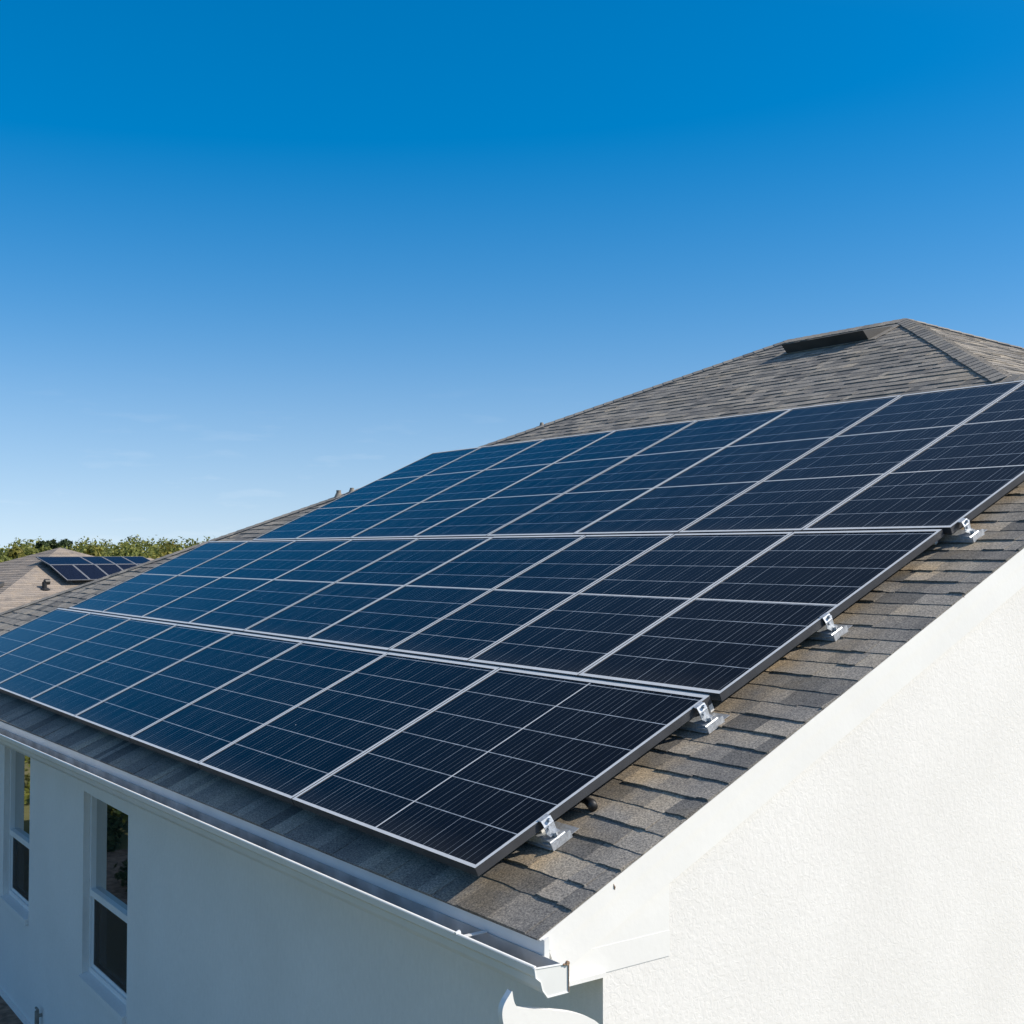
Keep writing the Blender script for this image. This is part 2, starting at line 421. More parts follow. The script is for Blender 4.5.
# ------------------------------------------------------------------ roof frame of reference
A = R(24.6)
UV = Vector((0, math.cos(A), math.sin(A)))          # up the slope
UN = Vector((0, -math.sin(A), math.cos(A)))         # out of the slope
O = Vector((0, 0, GZ))
def P(x, v, h=0.0):                                  # a point over the panel plane (h = 0 is the panels' top face)
    return O + Vector((x, 0, 0)) + UV * v + UN * h
RO = -0.13                                           # shingle surface below the panel face
EXP = 0.146
XR = 0.550                                           # rake edge
VW = 7.40                                            # wing ridge
VR = 10.66                                           # main ridge
XRL, XRR = -6.84, -4.90
HS = 1.0 / math.cos(A)                               # hip: dv per dx
def v_eave(x): return -0.113 - (XR - x) * 0.0155
HR = 1.0                                             # right hip: dx per dv
AR = math.atan(math.sin(A) / HR)
HL = 0.87                                            # left hip: dx per dv
AL = math.atan(math.sin(A) / HL)
def hip_left(v): return XRL - (VR - v) * HL
def hip_right(v): return XRR + (VR - v) * HR
tanA = math.tan(A)
ridge = P(0, VR, RO); YR, ZR = ridge.y, ridge.z
wr = P(0, VW, RO); YW, ZW = wr.y, wr.z

# ------------------------------------------------------------------ ground
g = MB()
g.poly([(-3000, -3000, 0), (3000, -3000, 0), (3000, 3000, 0), (-3000, 3000, 0)])
tag(g.build('ground', M['lawn']), kind='structure')
g = MB()
pts = []
for k in range(60):
    t = k / 60 * 2 * math.pi
    pts.append((-13.4 + 2.4 * math.cos(t) * (1 + .10 * math.sin(5 * t)), -2.9 + 1.7 * math.sin(t) * (1 + .12 * math.cos(3 * t)), .012))
g.poly(pts)
g.poly([(-14.4, -0.42, .012), (.9, -0.42, .012), (.9, .33, .012), (-14.4, .33, .012)])
tag(g.build('ground_mulch', M['dirt']), kind='structure')

# ------------------------------------------------------------------ house
YF = 0.322                                           # front wall face
XWALL = 0.515                                        # gable wall face
YB = 2 * YW - YF
XL = hip_left(-0.3) + 0.5
house = empty('house', (XWALL, YF, 0), 'white stucco house in the foreground with a grey shingle hip roof', 'house')

def shingles(mb, org, ud, vd, nd, v0, v1, left, right, rnd, bottom=None, tmin=.08, tmax=.30, th=(.0045, .0120), wav=.008, lo=None):
    k = 0
    v = v0
    warm_seed = rnd.random() * 100
    while v < v1 - .01:
        va, vb = v, min(v + EXP, v1)
        xa, xb = left(va), right(va)
        if xb - xa > .02:
            x = xa - rnd.random() * .2
            while x < xb:
                wdt = rnd.uniform(tmin, tmax)
                a, c = max(x, xa), min(x + wdt, xb)
                x += wdt
                if c - a < .004: continue
                t = rnd.choice((th[0], th[0] * 1.2, th[1], th[1] * .85))
                tint = min(1, max(0, rnd.gauss(.45, .25)))
                a2, c2 = max(a, left(vb)), min(c, right(vb))
                if c2 < a2: a2 = c2 = (a2 + c2) / 2
                nb = 4
                bot, top = [], []
                drop = rnd.uniform(-wav, wav)
                for j in range(nb):
                    f = j / (nb - 1)
                    xx = a + (c - a) * f
                    vv = va + drop + rnd.uniform(-wav, wav) * .5
                    if bottom is not None and k == 0: vv = bottom(xx)
                    bot.append((xx, vv, t + rnd.uniform(-.001, .001)))
                    top.append((a2 + (c2 - a2) * f, vb + .012, .0005))
                P3 = lambda q: org + ud * q[0] + vd * q[1] + nd * q[2]
                for j in range(nb - 1):
                    mb.poly([P3(bot[j]), P3(bot[j + 1]), P3(top[j + 1]), P3(top[j])], 0, tint)
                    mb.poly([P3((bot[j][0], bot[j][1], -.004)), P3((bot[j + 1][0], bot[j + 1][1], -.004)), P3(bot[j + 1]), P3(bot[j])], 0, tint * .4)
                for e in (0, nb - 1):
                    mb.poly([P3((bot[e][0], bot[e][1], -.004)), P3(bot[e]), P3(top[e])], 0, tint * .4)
        v += EXP; k += 1

X3, Y3, Z3 = Vector((1, 0, 0)), Vector((0, 1, 0)), Vector((0, 0, 1))
rnd = random.Random(3)
rf = MB()
og = O + UN * RO
vstart = .081 - EXP
def right_edge(v): return XR if v <= VW else hip_right(v)
# lower boundary: the first course runs down to the slightly falling eave line
shingles(rf, og, X3, UV, UN, vstart, VR, hip_left, right_edge, rnd, bottom=lambda x: v_eave(x) - .012)
# deck under the shingles (front slope, hip ends, back slopes)
def pt(x, v, h): return og + X3 * x + UV * v + UN * h
e0, e1 = hip_left(v_eave(-15)), XR - .004
rf.poly([pt(e0, v_eave(e0) + .01, -.006), pt(e1, v_eave(e1) + .01, -.006), pt(e1, VW, -.006), pt(hip_right(VW), VW, -.006), pt(XRR, VR, -.006), pt(XRL, VR, -.006)], 1)
roof = rf.build('roof', [M['shingle'], M['deck']], house, origin=P(-6, 4, RO))

# hip end facing right
hb = MB()
vd = Vector((-math.cos(AR), 0, math.sin(AR))); ud = Vector((0, 1, 0)); nd = Vector((math.sin(AR), 0, math.cos(AR))); KR = math.sin(AR) / math.tan(A)
ho = Vector((XRR, YR, ZR))
SW = (VR - VW) * math.sin(A) / math.sin(AR)
LEN = SW + 1.2
shingles(hb, ho, ud, vd, nd, -LEN, 0, lambda v: v * KR if v > -SW else -SW * KR, lambda v: -v * KR, random.Random(5))
hb.poly([ho - nd * .006, ho + vd * (-LEN) - ud * SW * KR - nd * .006, ho + vd * (-LEN) + ud * LEN * KR - nd * .006], 1)
hb.build('hip_slope', [M['shingle'], M['deck']], roof, origin=ho)
# left hip end + back slopes (plain courses, hardly seen)
hb = MB()
vd2 = Vector((math.cos(AL), 0, math.sin(AL))); nd2 = Vector((-math.sin(AL), 0, math.cos(AL))); KL = math.sin(AL) / math.tan(A); ud2 = Vector((0, -1, 0))
ho2 = Vector((XRL, YR, ZR))
shingles(hb, ho2, ud2, vd2, nd2, -(VR + .2) * math.sin(A) / math.sin(AL), 0, lambda v: v * KL, lambda v: -v * KL, random.Random(6), tmin=.3, tmax=.6)
hb.build('hip_slope', M['shingle'], roof, origin=ho2)
bs = MB()
L = VR + .25
ez = ZR - L * math.sin(A); ey = YR + L * math.cos(A)
bs.poly([(XRR, YR, ZR), (XRL, YR, ZR), (XRL - L * HL, ey, ez), (XRR + L * HR, ey, ez)], 0, .5)
Lw = VW + .25
bs.poly([(XR, YW, ZW), (XRR, YW, ZW), (XRR, YW + Lw * math.cos(A), ZW - Lw * math.sin(A)), (XR, YW + Lw * math.cos(A), ZW - Lw * math.sin(A))], 0, .5)
bs.poly([(XR, YW, ZW - .03), (XR, YW + Lw * math.cos(A), ZW - Lw * math.sin(A) - .03), (XRR, YW + Lw * math.cos(A), ZW - Lw * math.sin(A) - .03), (XRR, YW, ZW - .03)], 1)
bs.build('back_slope', [M['shingle'], M['deck']], roof, origin=(XRR, YR, ZR))

# ridge and hip caps: overlapping folded cap shingles
def caps(name, p0, p1, n1, n2, width, rnd, step=.145):
    p0, p1 = Vector(p0), Vector(p1)
    d = (p1 - p0); Ln = d.length; d.normalize()
    s1 = n1.cross(d).normalized(); s2 = n2.cross(d).normalized()
    up = (n1 + n2).normalized()
    if s1.dot(n2) > 0: s1 = -s1
    if s2.dot(n1) > 0: s2 = -s2
    mb = MB(); k = 0
    while k * step < Ln:
        a = p0 + d * (k * step); b_ = p0 + d * min(Ln, k * step + step * 1.15)
        t = rnd.gauss(.5, .15); h0, h1 = .022, .016
        wj = width * rnd.uniform(.96, 1.04)
        for s_ in (s1, s2):
            nn = n1 if s_ is s1 else n2
            A0, B0 = a + up * (h0 + .006), b_ + up * (h1 + .006)
            A1, B1 = a + s_ * wj + nn * (h0), b_ + s_ * wj + nn * h1
            mb.poly([A0, A1, B1, B0], 0, t)
            mb.poly([A0 - up * .02, A1 - nn * .022, A1, A0], 0, t * .4)
            mb.poly([A1 - nn * .040, B1 - nn * .030, B1, A1], 0, t * .3)
        k += 1
    return mb.build(name, M['shingle'], roof, origin=p0)
nB = Vector((0, math.sin(A), math.cos(A)))
hr = Vector((hip_right(VW), YW, ZW))
rr_, rl_ = Vector((XRR, YR, ZR)), Vector((XRL, YR, ZR))
caps('hip_cap', hr, rr_, UN, nd, .125, random.Random(1))
caps('hip_cap', rr_ + Vector((5.5 * HR, 5.5 * math.cos(A), -5.5 * math.sin(A))), rr_, nB, nd, .125, random.Random(2))
le = Vector((hip_left(-.1), 0, 0)); lp = P(hip_left(-.1), -.1, RO)
caps('hip_cap', lp, rl_, UN, nd2, .15, random.Random(3))
caps('ridge_cap', rl_, rr_, UN, nB, .15, random.Random(4))
caps('ridge_cap', (XR, YW, ZW), hr, UN, nB, .15, random.Random(8))

# walls
wl_ = MB()
WINS = [(-7.04, -5.77, GZ - 2.50, GZ - .80), (-10.06, -8.95, GZ - 2.46, GZ - .74)]
ztop = GZ - .30
xs = sorted({XL, XWALL} | {q for w_ in WINS for q in w_[:2]})
RD = 0.105
for i in range(len(xs) - 1):
    a, c = xs[i], xs[i + 1]
    win = [w_ for w_ in WINS if abs(w_[0] - a) < 1e-6]
    if not win:
        wl_.poly([(a, YF, -.3), (c, YF, -.3), (c, YF, ztop), (a, YF, ztop)])
    else:
        z0, z1 = win[0][2:]
        wl_.poly([(a, YF, -.3), (c, YF, -.3), (c, YF, z0), (a, YF, z0)])
        wl_.poly([(a, YF, z1), (c, YF, z1), (c, YF, ztop), (a, YF, ztop)])
        wl_.poly([(a, YF, z0), (a, YF, z1), (a, YF + RD, z1), (a, YF + RD, z0)])
        wl_.poly([(c, YF, z1), (c, YF, z0), (c, YF + RD, z0), (c, YF + RD, z1)])
        wl_.poly([(a, YF, z1), (c, YF, z1), (c, YF + RD, z1), (a, YF + RD, z1)])
        wl_.poly([(c, YF, z0), (a, YF, z0), (a, YF + RD, z0), (c, YF + RD, z0)])
def roof_z(y):                                       # underside height of the wing roof
    yy = y if y <= YW else 2 * YW - y
    return ZW - (YW - yy) * tanA - .03
wl_.poly([(XWALL, YF, -.3), (XWALL, YB, -.3), (XWALL, YB, roof_z(YB)), (XWALL, YW, roof_z(YW)), (XWALL, YF, roof_z(YF))])
wl_.poly([(XL, 2 * YR - YF, -.3), (XL, YF, -.3), (XL, YF, ztop), (XL, 2 * YR - YF, ztop)])
wl_.poly([(XRR + 5, 2 * YR - YF, -.3), (XL, 2 * YR - YF, -.3), (XL, 2 * YR - YF, ztop), (XRR + 5, 2 * YR - YF, ztop)])
wl_.poly([(XWALL, YB, -.3), (XRR, YB, -.3), (XRR, YB, ztop), (XWALL, YB, ztop)])
wall = wl_.build('wall', M['stucco'], house, origin=(XWALL, YF, 0))
# base slab edge
bsb = MB()
bsb.box(XL, XWALL + .02, YF - .03, YF - .002, -.1, .06)
bsb.build('foundation_edge', M['stucco'], house)

# windows
for (a, c, z0, z1) in WINS:
    yb = YF + RD
    zm = GZ - 1.735
    fr = MB()
    fw = .045
    d0, d1 = yb - .045, yb + .03
    fr.box(a + .002, a + fw, d0, d1, z0 + .03, z1 - .002)
    fr.box(c - fw, c - .002, d0, d1, z0 + .03, z1 - .002)
    fr.box(a + fw, c - fw, d0, d1, z1 - fw, z1 - .002)
    fr.box(a + fw, c - fw, d0, d1, z0 + .03, z0 + .03 + fw)
    wn_o = fr.build('window', M['vinyl'], house, origin=((a + c) / 2, yb, z0))
    mrb = MB(); mrb.box(a + fw, c - fw, d0 - .006, d1 - .01, zm - .03, zm + .03); mrb.build('meeting_rail', M['vinyl'], wn_o, origin=((a + c) / 2, yb, zm))
    pn = MB(); pn.box(a + fw, c - fw, yb + .004, yb + .010, zm + .03, z1 - fw); pn.build('pane', M['pane'], wn_o, origin=((a + c) / 2, yb, zm + .4))
    pn = MB(); pn.box(a + fw, c - fw, yb + .008, yb + .014, z0 + .03 + fw, zm - .03); pn.build('pane', M['pane'], wn_o, origin=((a + c) / 2, yb, zm - .4))
    sc = MB(); sc.box(a + fw + .03, c - fw - .03, yb - .018, yb - .016, z0 + .03 + fw + .03, zm - .055)
    tag(sc.build('screen', M['screen'], wn_o, origin=((a + c) / 2, yb, zm - .4)))
    sf = MB()
    sf.box(a + fw, a + fw + .03, yb - .024, yb - .012, z0 + .03 + fw, zm - .03); sf.box(c - fw - .03, c - fw, yb - .024, yb - .012, z0 + .03 + fw, zm - .03)
    sf.box(a + fw + .03, c - fw - .03, yb - .024, yb - .012, z0 + .03 + fw, z0 + .03 + fw + .03); sf.box(a + fw + .03, c - fw - .03, yb - .024, yb - .012, zm - .055, zm - .03)
    sf.build('screen_frame', M['vinyl'], wn_o, origin=((a + c) / 2, yb, zm - .4))
    sl = MB()
    sl.hexa([Vector(q) for q in ((a + .002, YF - .035, z0 - .05), (c - .002, YF - .035, z0 - .05), (c - .002, yb - .045, z0 - .05), (a + .002, yb - .045, z0 - .05),
             (a + .002, YF - .035, z0 + .006), (c - .002, YF - .035, z0 + .006), (c - .002, yb - .045, z0 + .03), (a + .002, yb - .045, z0 + .03))])
    sl.build('sill', M['stucco'], wn_o, origin=((a + c) / 2, YF, z0))

# eave: drip edge / fascia, soffit, gutter -- all follow the slightly falling eave line
DE = Vector((-1, -.0162, -.0074))
ep = P(XR, v_eave(XR), RO)                           # eave corner of the shingles
LE = 15.4
fa = MB()
fa.sweep([(0, .014, -.004), (0, .040, .004), (0, .040, -.16), (0, .014, -.16)], ep + Vector((.018, 0, -.004)), ep + DE * LE + Vector((0, 0, -.004)))
fa.build('fascia', M['gutter'], house, origin=ep)
sf = MB()
sa, sb = ep, ep + DE * LE
sf.hexa([sa + Vector((-.01, .042, -.235)), Vector((sa.x - .01, YF - .004, sa.z - .235)), Vector((sb.x, YF - .004, sa.z - .235)), sb + Vector((0, .042, -.235)),
         sa + Vector((-.01, .042, -.215)), Vector((sa.x - .01, YF - .004, sa.z - .215)), Vector((sb.x, YF - .004, sa.z - .215)), sb + Vector((0, .042, -.215))])
sf.box(sb.x, sa.x - .01, sa.y + .042, sa.y + .06, sa.z - .214, sa.z - .03)
sf.build('soffit', M['trim'], house, origin=ep)

# K-style gutter as an open thin-walled trough
gx = .71
g0 = Vector((gx, ep.y, ep.z))
gl = Vector((-1, -.0162, -.0074))
outer = [(0.012, -.070), (0.012, -.168), (-.085, -.168), (-.108, -.140), (-.118, -.105), (-.142, -.085), (-.148, -.054), (-.138, -.048), (-.128, -.054)]
inner = [(-.128, -.058), (-.140, -.060), (-.138, -.084), (-.112, -.104), (-.104, -.138), (-.084, -.165), (0.009, -.165), (0.009, -.070)]
prof = [(0, y, z) for y, z in outer] + [(0, y, z) for y, z in inner]
gu = MB()
gu.sweep(prof, g0, g0 + gl * (LE + .1), closed=True, caps=False)
gu.mi = [1 if i >= len(outer) else 0 for i in range(len(gu.mi))]
gutter = gu.build('gutter', [M['gutter'], M['gutter_in']], house, origin=g0)
# lip as a rolled bead
be = MB(); be.tube([g0 + Vector((0, -.141, -.052)), g0 + gl * (LE + .1) + Vector((0, -.141, -.052))], .0085, 8); be.build('lip', M['gutter'], gutter, smooth=True, origin=g0)
ec = MB()
eo = [(0.018, -.060), (0.018, -.174), (-.089, -.174), (-.113, -.143), (-.123, -.107), (-.147, -.087), (-.153, -.050)]
ec.sweep([(0, y, z) for y, z in eo], g0 + Vector((.001, 0, 0)), g0 + Vector((.012, 0, 0)))
# raised folded rim round the cap
rim = [Vector((.012, y, z)) for y, z in eo] 
for i in range(len(rim)):
    a, b_ = g0 + rim[i], g0 + rim[(i + 1) % len(rim)]
    ec.tube([a, b_], .0042, 6)
ec.build('end_cap', M['gutter'], gutter, origin=g0)
ru = MB()
ru.tube([g0 + Vector((.0165, .017, -.066)), g0 + Vector((.0165, .017, -.172))], .0022, 6)
ru.tube([g0 + Vector((.0165, .019, -.060)), g0 + Vector((.0165, -.012, -.059))], .0042, 6)
ru.tube([g0 + Vector((.013, .010, -.056)), g0 + Vector((.022, .010, -.056))], .009, 8)
ru.build('rusty_seam', M['rust'], gutter, origin=g0)
for s_ in (.55,):
    hg = MB()
    c0 = g0 + gl * s_
    hg.box(-.012, .012, -.140, .010, -.068, -.064, T=lambda q, c0=c0: c0 + q)
    hg.tube([c0 + Vector((0, -.150, -.050)), c0 + Vector((0, -.128, -.043))], .010, 8)
    hg.build('hanger', M['gutter'], gutter, origin=c0)

# rake trim on the gable
def slope_prism(mb, v0, v1, w0, w1, x0, x1, mi=0, cut0=None, cut1=None):
    """board lying along the rake: w = drop below the shingle line measured square to the slope"""
    a = [P(0, v0, RO - w0), P(0, v1, RO - w0), P(0, v1, RO - w1), P(0, v0, RO - w1)]
    if cut0: a[0] = P(0, cut0[0], RO - w0); a[3] = P(0, cut0[1], RO - w1)
    if cut1: a[1] = P(0, cut1[0], RO - w0); a[2] = P(0, cut1[1], RO - w1)
    lo = [Vector((x0, q.y, q.z)) for q in a]; hi = [Vector((x1, q.y, q.z)) for q in a]
    for i in range(4):
        j = (i + 1) % 4
        mb.poly([lo[i], lo[j], hi[j], hi[i]], mi)
    mb.poly(hi, mi); mb.poly(list(reversed(lo)), mi)
rk = MB()
slope_prism(rk, v_eave(XR) + .01, VW, .012, .215, XWALL + .005, XWALL + .018, cut0=(v_eave(XR) + .03, v_eave(XR) + .03), cut1=(VW + .0, VW - .1))
rk.build('rake_board', M['trim'], house, origin=P(XWALL, 2, RO))
rk = MB()
slope_prism(rk, v_eave(XR) - .004, VW, .0065, .085, XWALL + .0185, XWALL + .031, cut0=(v_eave(XR) - .004, v_eave(XR) + .03))
slope_prism(rk, v_eave(XR) - .004, VW, .0045, .020, XWALL + .0315, XWALL + .036, cut0=(v_eave(XR) - .004, v_eave(XR) + .004))
rk.build('drip_edge', M['trim'], house, origin=P(XWALL, 2, RO))
for (px, py, rz) in ((614, 887, .4), (963, 597, .25)):
    d_ = (cr * (px - 512) + cu * (512 - py) + cf * 1228)
    q_ = CAM + d_ * ((XWALL + .031 - CAM.x) / d_.x)
    nm = MB()
    nm.tube([q_ + Vector((-.002, -.004, .016)), q_ + Vector((.004, .002, 0)), q_ + Vector((-.002, .006, -.016))], [.001, .0035, .001], 6)
    nm.build('nail_mark', M['rust'], house, origin=q_)
# boxed eave return under the rake
def panel_yz(mb, pts, x0, x1):
    lo = [Vector((x0, y, z)) for y, z in pts]; hi = [Vector((x1, y, z)) for y, z in pts]
    k = len(pts)
    for i in range(k): mb.poly([lo[i], lo[(i + 1) % k], hi[(i + 1) % k], hi[i]])
    mb.poly(hi); mb.poly(list(reversed(lo)))
rt = MB()
zt = lambda y: ep.z + (y - ep.y) * tanA - .20
panel_yz(rt, [(-.03, GZ - .388), (.708, GZ - .385), (.708, min(zt(.708), GZ + .005)), (ep.y + .034, zt(-.03) + .17), (ep.y + .016, zt(-.03) + .17), (ep.y + .016, GZ - .36)], XWALL + .0008, XWALL + .0022)
panel_yz(rt, [(-.032, GZ - .392), (.710, GZ - .389), (.710, GZ - .275), (-.032, GZ - .275)], XWALL + .0026, XWALL + .0038)
rt.build('eave_return', M['trim'], house, origin=(XWALL, .3, GZ - .3))
# curved downspout elbow under the gutter end
ctr = [(-.185, -.33), (-.205, -.395), (-.197, -.445), (-.15, -.495), (-.06, -.525), (.06, -.55), (.18, -.595), (.27, -.66), (.31, -.78), (.312, -1.2), (.312, -2.2)]
up_e = [(-.188, -.352), (-.178, -.405), (-.155, -.431), (-.06, -.452), (.03, -.477), (.12, -.503), (.20, -.538), (.262, -.575), (.312, -.64), (.318, -.9), (.318, -3.3)]
dn_e = [(-.191, -.353), (-.232, -.398), (-.240, -.44), (-.225, -.50), (-.17, -.56), (-.06, -.60), (.05, -.625), (.13, -.67), (.19, -.76), (.21, -.95), (.21, -3.3)]
def chaikin(p):
    q = [p[0]]
    for a, b_ in zip(p[:-1], p[1:]):
        q += [(a[0] * .75 + b_[0] * .25, a[1] * .75 + b_[1] * .25), (a[0] * .25 + b_[0] * .75, a[1] * .25 + b_[1] * .75)]
    return q + [p[-1]]
up_e, dn_e = chaikin(chaikin(up_e)), chaikin(chaikin(dn_e))
dm = MB()
x0, x1 = .660, .690
sq = lambda q: (CAM.y + (q[0] - CAM.y) * .967, CAM.z - GZ + (q[1] - CAM.z + GZ) * .967)
up_e = [sq(q) for q in up_e]; dn_e = [sq(q) for q in dn_e]
for i in range(len(up_e) - 1):
    q = [up_e[i], up_e[i + 1], dn_e[i + 1], dn_e[i]]
    lo = [Vector((x0, y, z + GZ)) for y, z in q]; hi = [Vector((x1, y, z + GZ)) for y, z in q]
    dm.poly(hi); dm.poly(lo[::-1])
    dm.poly([lo[0], lo[1], hi[1], hi[0]]); dm.poly([lo[2], lo[3], hi[3], hi[2]])
dm.build('downspout', M['trim'], house, origin=(XWALL, 0, GZ - .4))
# hose tap on the wall
ht = MB()
ht.tube([(-8.38, YF, GZ - 3.27), (-8.38, YF - .05, GZ - 3.27)], .018, 8)
ht.tube([(-8.38, YF - .05, GZ - 3.36), (-8.38, YF - .05, GZ - 3.22)], .022, 8)
ht.tube([(-8.42, YF - .05, GZ - 3.20), (-8.34, YF - .05, GZ - 3.20)], .012, 8)
ht.build('hose_tap', M['pvc'], house, origin=(-8.38, YF, GZ - 3.27))

# off-ridge vent, pipe boots
vt = MB()
xa, xb, v0_, v1_ = -6.20, -4.90, 9.87, 10.33
vt.hexa([P(xa, v0_, RO - .0), P(xb, v0_, RO - .0), P(xb + .05, v1_, RO), P(xa - .05, v1_, RO),
         P(xa, v0_ - .06, RO + .15), P(xb, v0_ - .06, RO + .15), P(xb + .02, v1_, RO + .028), P(xa - .02, v1_, RO + .028)], 0, top=1)
vt.box(xa - .1, xb + .1, v0_ - .02, v1_ + .12, RO + .010, RO + .016, T=lambda q: P(q.x, q.y, q.z), mi=1)
vt.build('ridge_vent', [M['vent'], M['shingle']], roof, origin=P(xa, v0_, RO))
for (px, pv, hh, rr2) in ((-11.25, 5.60, .10, .035), (-11.05, 5.72, .08, .03), (-9.2, 7.95, .055, .02)):
    pp = MB()
    b0 = P(px, pv, RO)
    pp.tube([b0, b0 + Z3 * hh], rr2, 12)
    pp.tube([b0 + Z3 * .0, b0 + Z3 * (.06)], [rr2 * 1.9, rr2 * 1.1], 12)
    pp.build('vent_pipe', M['pvc'], roof, origin=b0)

# ------------------------------------------------------------------ solar panels
FW, FV, FT = .021, .028, .045
GRP = 'solar panels on the front slope of the white house'
def solar_panel(x0, x1, v0, v1, mat, cells, splits, label, centre=False, tilt=0.0):
    cx_, cv_ = (x0 + x1) / 2, (v0 + v1) / 2
    base = P(cx_, cv_, -FT)
    t = empty('solar_panel', base, label, 'solar panel', GRP)
    hj = random.uniform(-.0015, .0015)
    Q = lambda x, v, h: P(x, v, h + hj + tilt * (v - cv_))
    fr = MB()
    def bar(xa, xb, va, vb):
        fr.hexa([Q(xa, va, -FT), Q(xb, va, -FT), Q(xb, vb, -FT), Q(xa, vb, -FT), Q(xa, va, 0), Q(xb, va, 0), Q(xb, vb, 0), Q(xa, vb, 0)], 0, top=1)
    FB = .020 if v0 == 0 else FV
    bar(x0, x1, v0, v0 + FB); bar(x0, x1, v1 - FV, v1)
    bar(x0, x0 + FW, v0 + FB, v1 - FV); bar(x1 - FW, x1, v0 + FB, v1 - FV)
    fr.build('frame', [M['black_frame'], M['silver']], t, origin=base)
    gl_ = MB()
    a, c, d, e = x0 + FW, x1 - FW, v0 + FB, v1 - FV
    ou = random.randint(0, 40) * .2325
    W_, H_ = c - a, e - d
    gl_.poly([Q(a, d, -.004), Q(c, d, -.004), Q(c, e, -.004), Q(a, e, -.004)], 0, .5, [(ou, 0), (ou + W_, 0), (ou + W_, H_), (ou, H_)])
    gl_.build('glass', mat, t, origin=base)
    for k in range(1, splits):
        vv = d + H_ * k / splits
        st = MB(); st.poly([Q(a, vv - .0075, -.0028), Q(c, vv - .0075, -.0028), Q(c, vv + .0075, -.0028), Q(a, vv + .0075, -.0028)]); st.build('divider_strip', M['silver'], t, origin=base)
    if centre:
        xm = (x0 + x1) / 2
        st = MB(); st.poly([Q(xm - .006, d, -.0022), Q(xm + .006, d, -.0022), Q(xm + .006, e, -.0022), Q(xm - .006, e, -.0022)]); st.build('divider_strip', M['silver'], t, origin=base)
    bk = MB()
    bk.poly([Q(a, d, -.030), Q(a, e, -.030), Q(c, e, -.030), Q(c, d, -.030)])
    bk.build('backing_sheet', M['black'], t, origin=base)
    return t
ROW1 = [0, -1.915, -3.375, -4.80, -6.265, -7.76, -9.20, -10.72, -12.2]
ROW2 = [.045, -1.145, -2.345, -3.435, -4.815, -6.15, -7.58, -9.02, -10.45, -11.83]
ROW3 = [.085, -1.10, -2.34, -3.645, -4.98, -6.34, -7.72, -9.15, -10.42]
ordw = ['first', 'second', 'third', 'fourth', 'fifth', 'sixth', 'seventh', 'eighth', 'ninth']
def row(xs, v0, v1, mat, cells, splits, name, first_centre):
    for i in range(len(xs) - 1):
        gap = .011
        x1, x0 = xs[i] - (0 if i == 0 else gap / 2), xs[i + 1] + gap / 2
        if i == 0:
            lab = {'bottom': 'double-width solar panel with a thin centre line, at the gable end of the bottom row',
                   'middle': 'solar panel at the gable end of the middle row, beside the two middle brackets',
                   'top': 'solar panel at the gable end of the top row, cut by the right picture edge'}[name]
        elif i == len(xs) - 2:
            lab = 'bluest solar panel at the far left end of the %s row' % name
        else:
            lab = '%s solar panel from the gable end in the %s row' % (ordw[i], name)
        solar_panel(x0, x1, v0, v1, mat, cells, splits, lab, first_centre and i == 0)
row(ROW1, 0.0, 1.626, M['cell_a'], 6, 1, 'bottom', True)
row(ROW2, 1.656, 3.768, M['cell_b'], 8, 2, 'middle', False)
row(ROW3, 3.797, 6.855, M['cell_c'], 12, 3, 'top', False)

# mounting rails under the rows (their ends show in the gaps) 
for (vv, lab) in ((.43, 'rail under the lower part of the bottom row, ending at the lowest bracket'), (1.641, 'rail under the seam of bottom and middle rows, ending at a bracket'),
                  (2.56, 'rail under the middle row, ending at the middle row bracket'), (3.7825, 'rail under the seam of middle and top rows, ending at the highest bracket')):
    rl = MB()
    sm_ = lab.count('seam')
    rl.box(-11.8 if vv < 2 else -10.4, -.035, vv - (.0135 if sm_ else .02), vv + (.0135 if sm_ else .02), -.105, -.014 if sm_ else -.048, T=lambda q: P(q.x, q.y, q.z))
    o = rl.build('mounting_rail', M['silver'], origin=P(-5, vv, -.1))
    tag(o, 'metal ' + lab, 'rail', 'mounting rails under the panels')

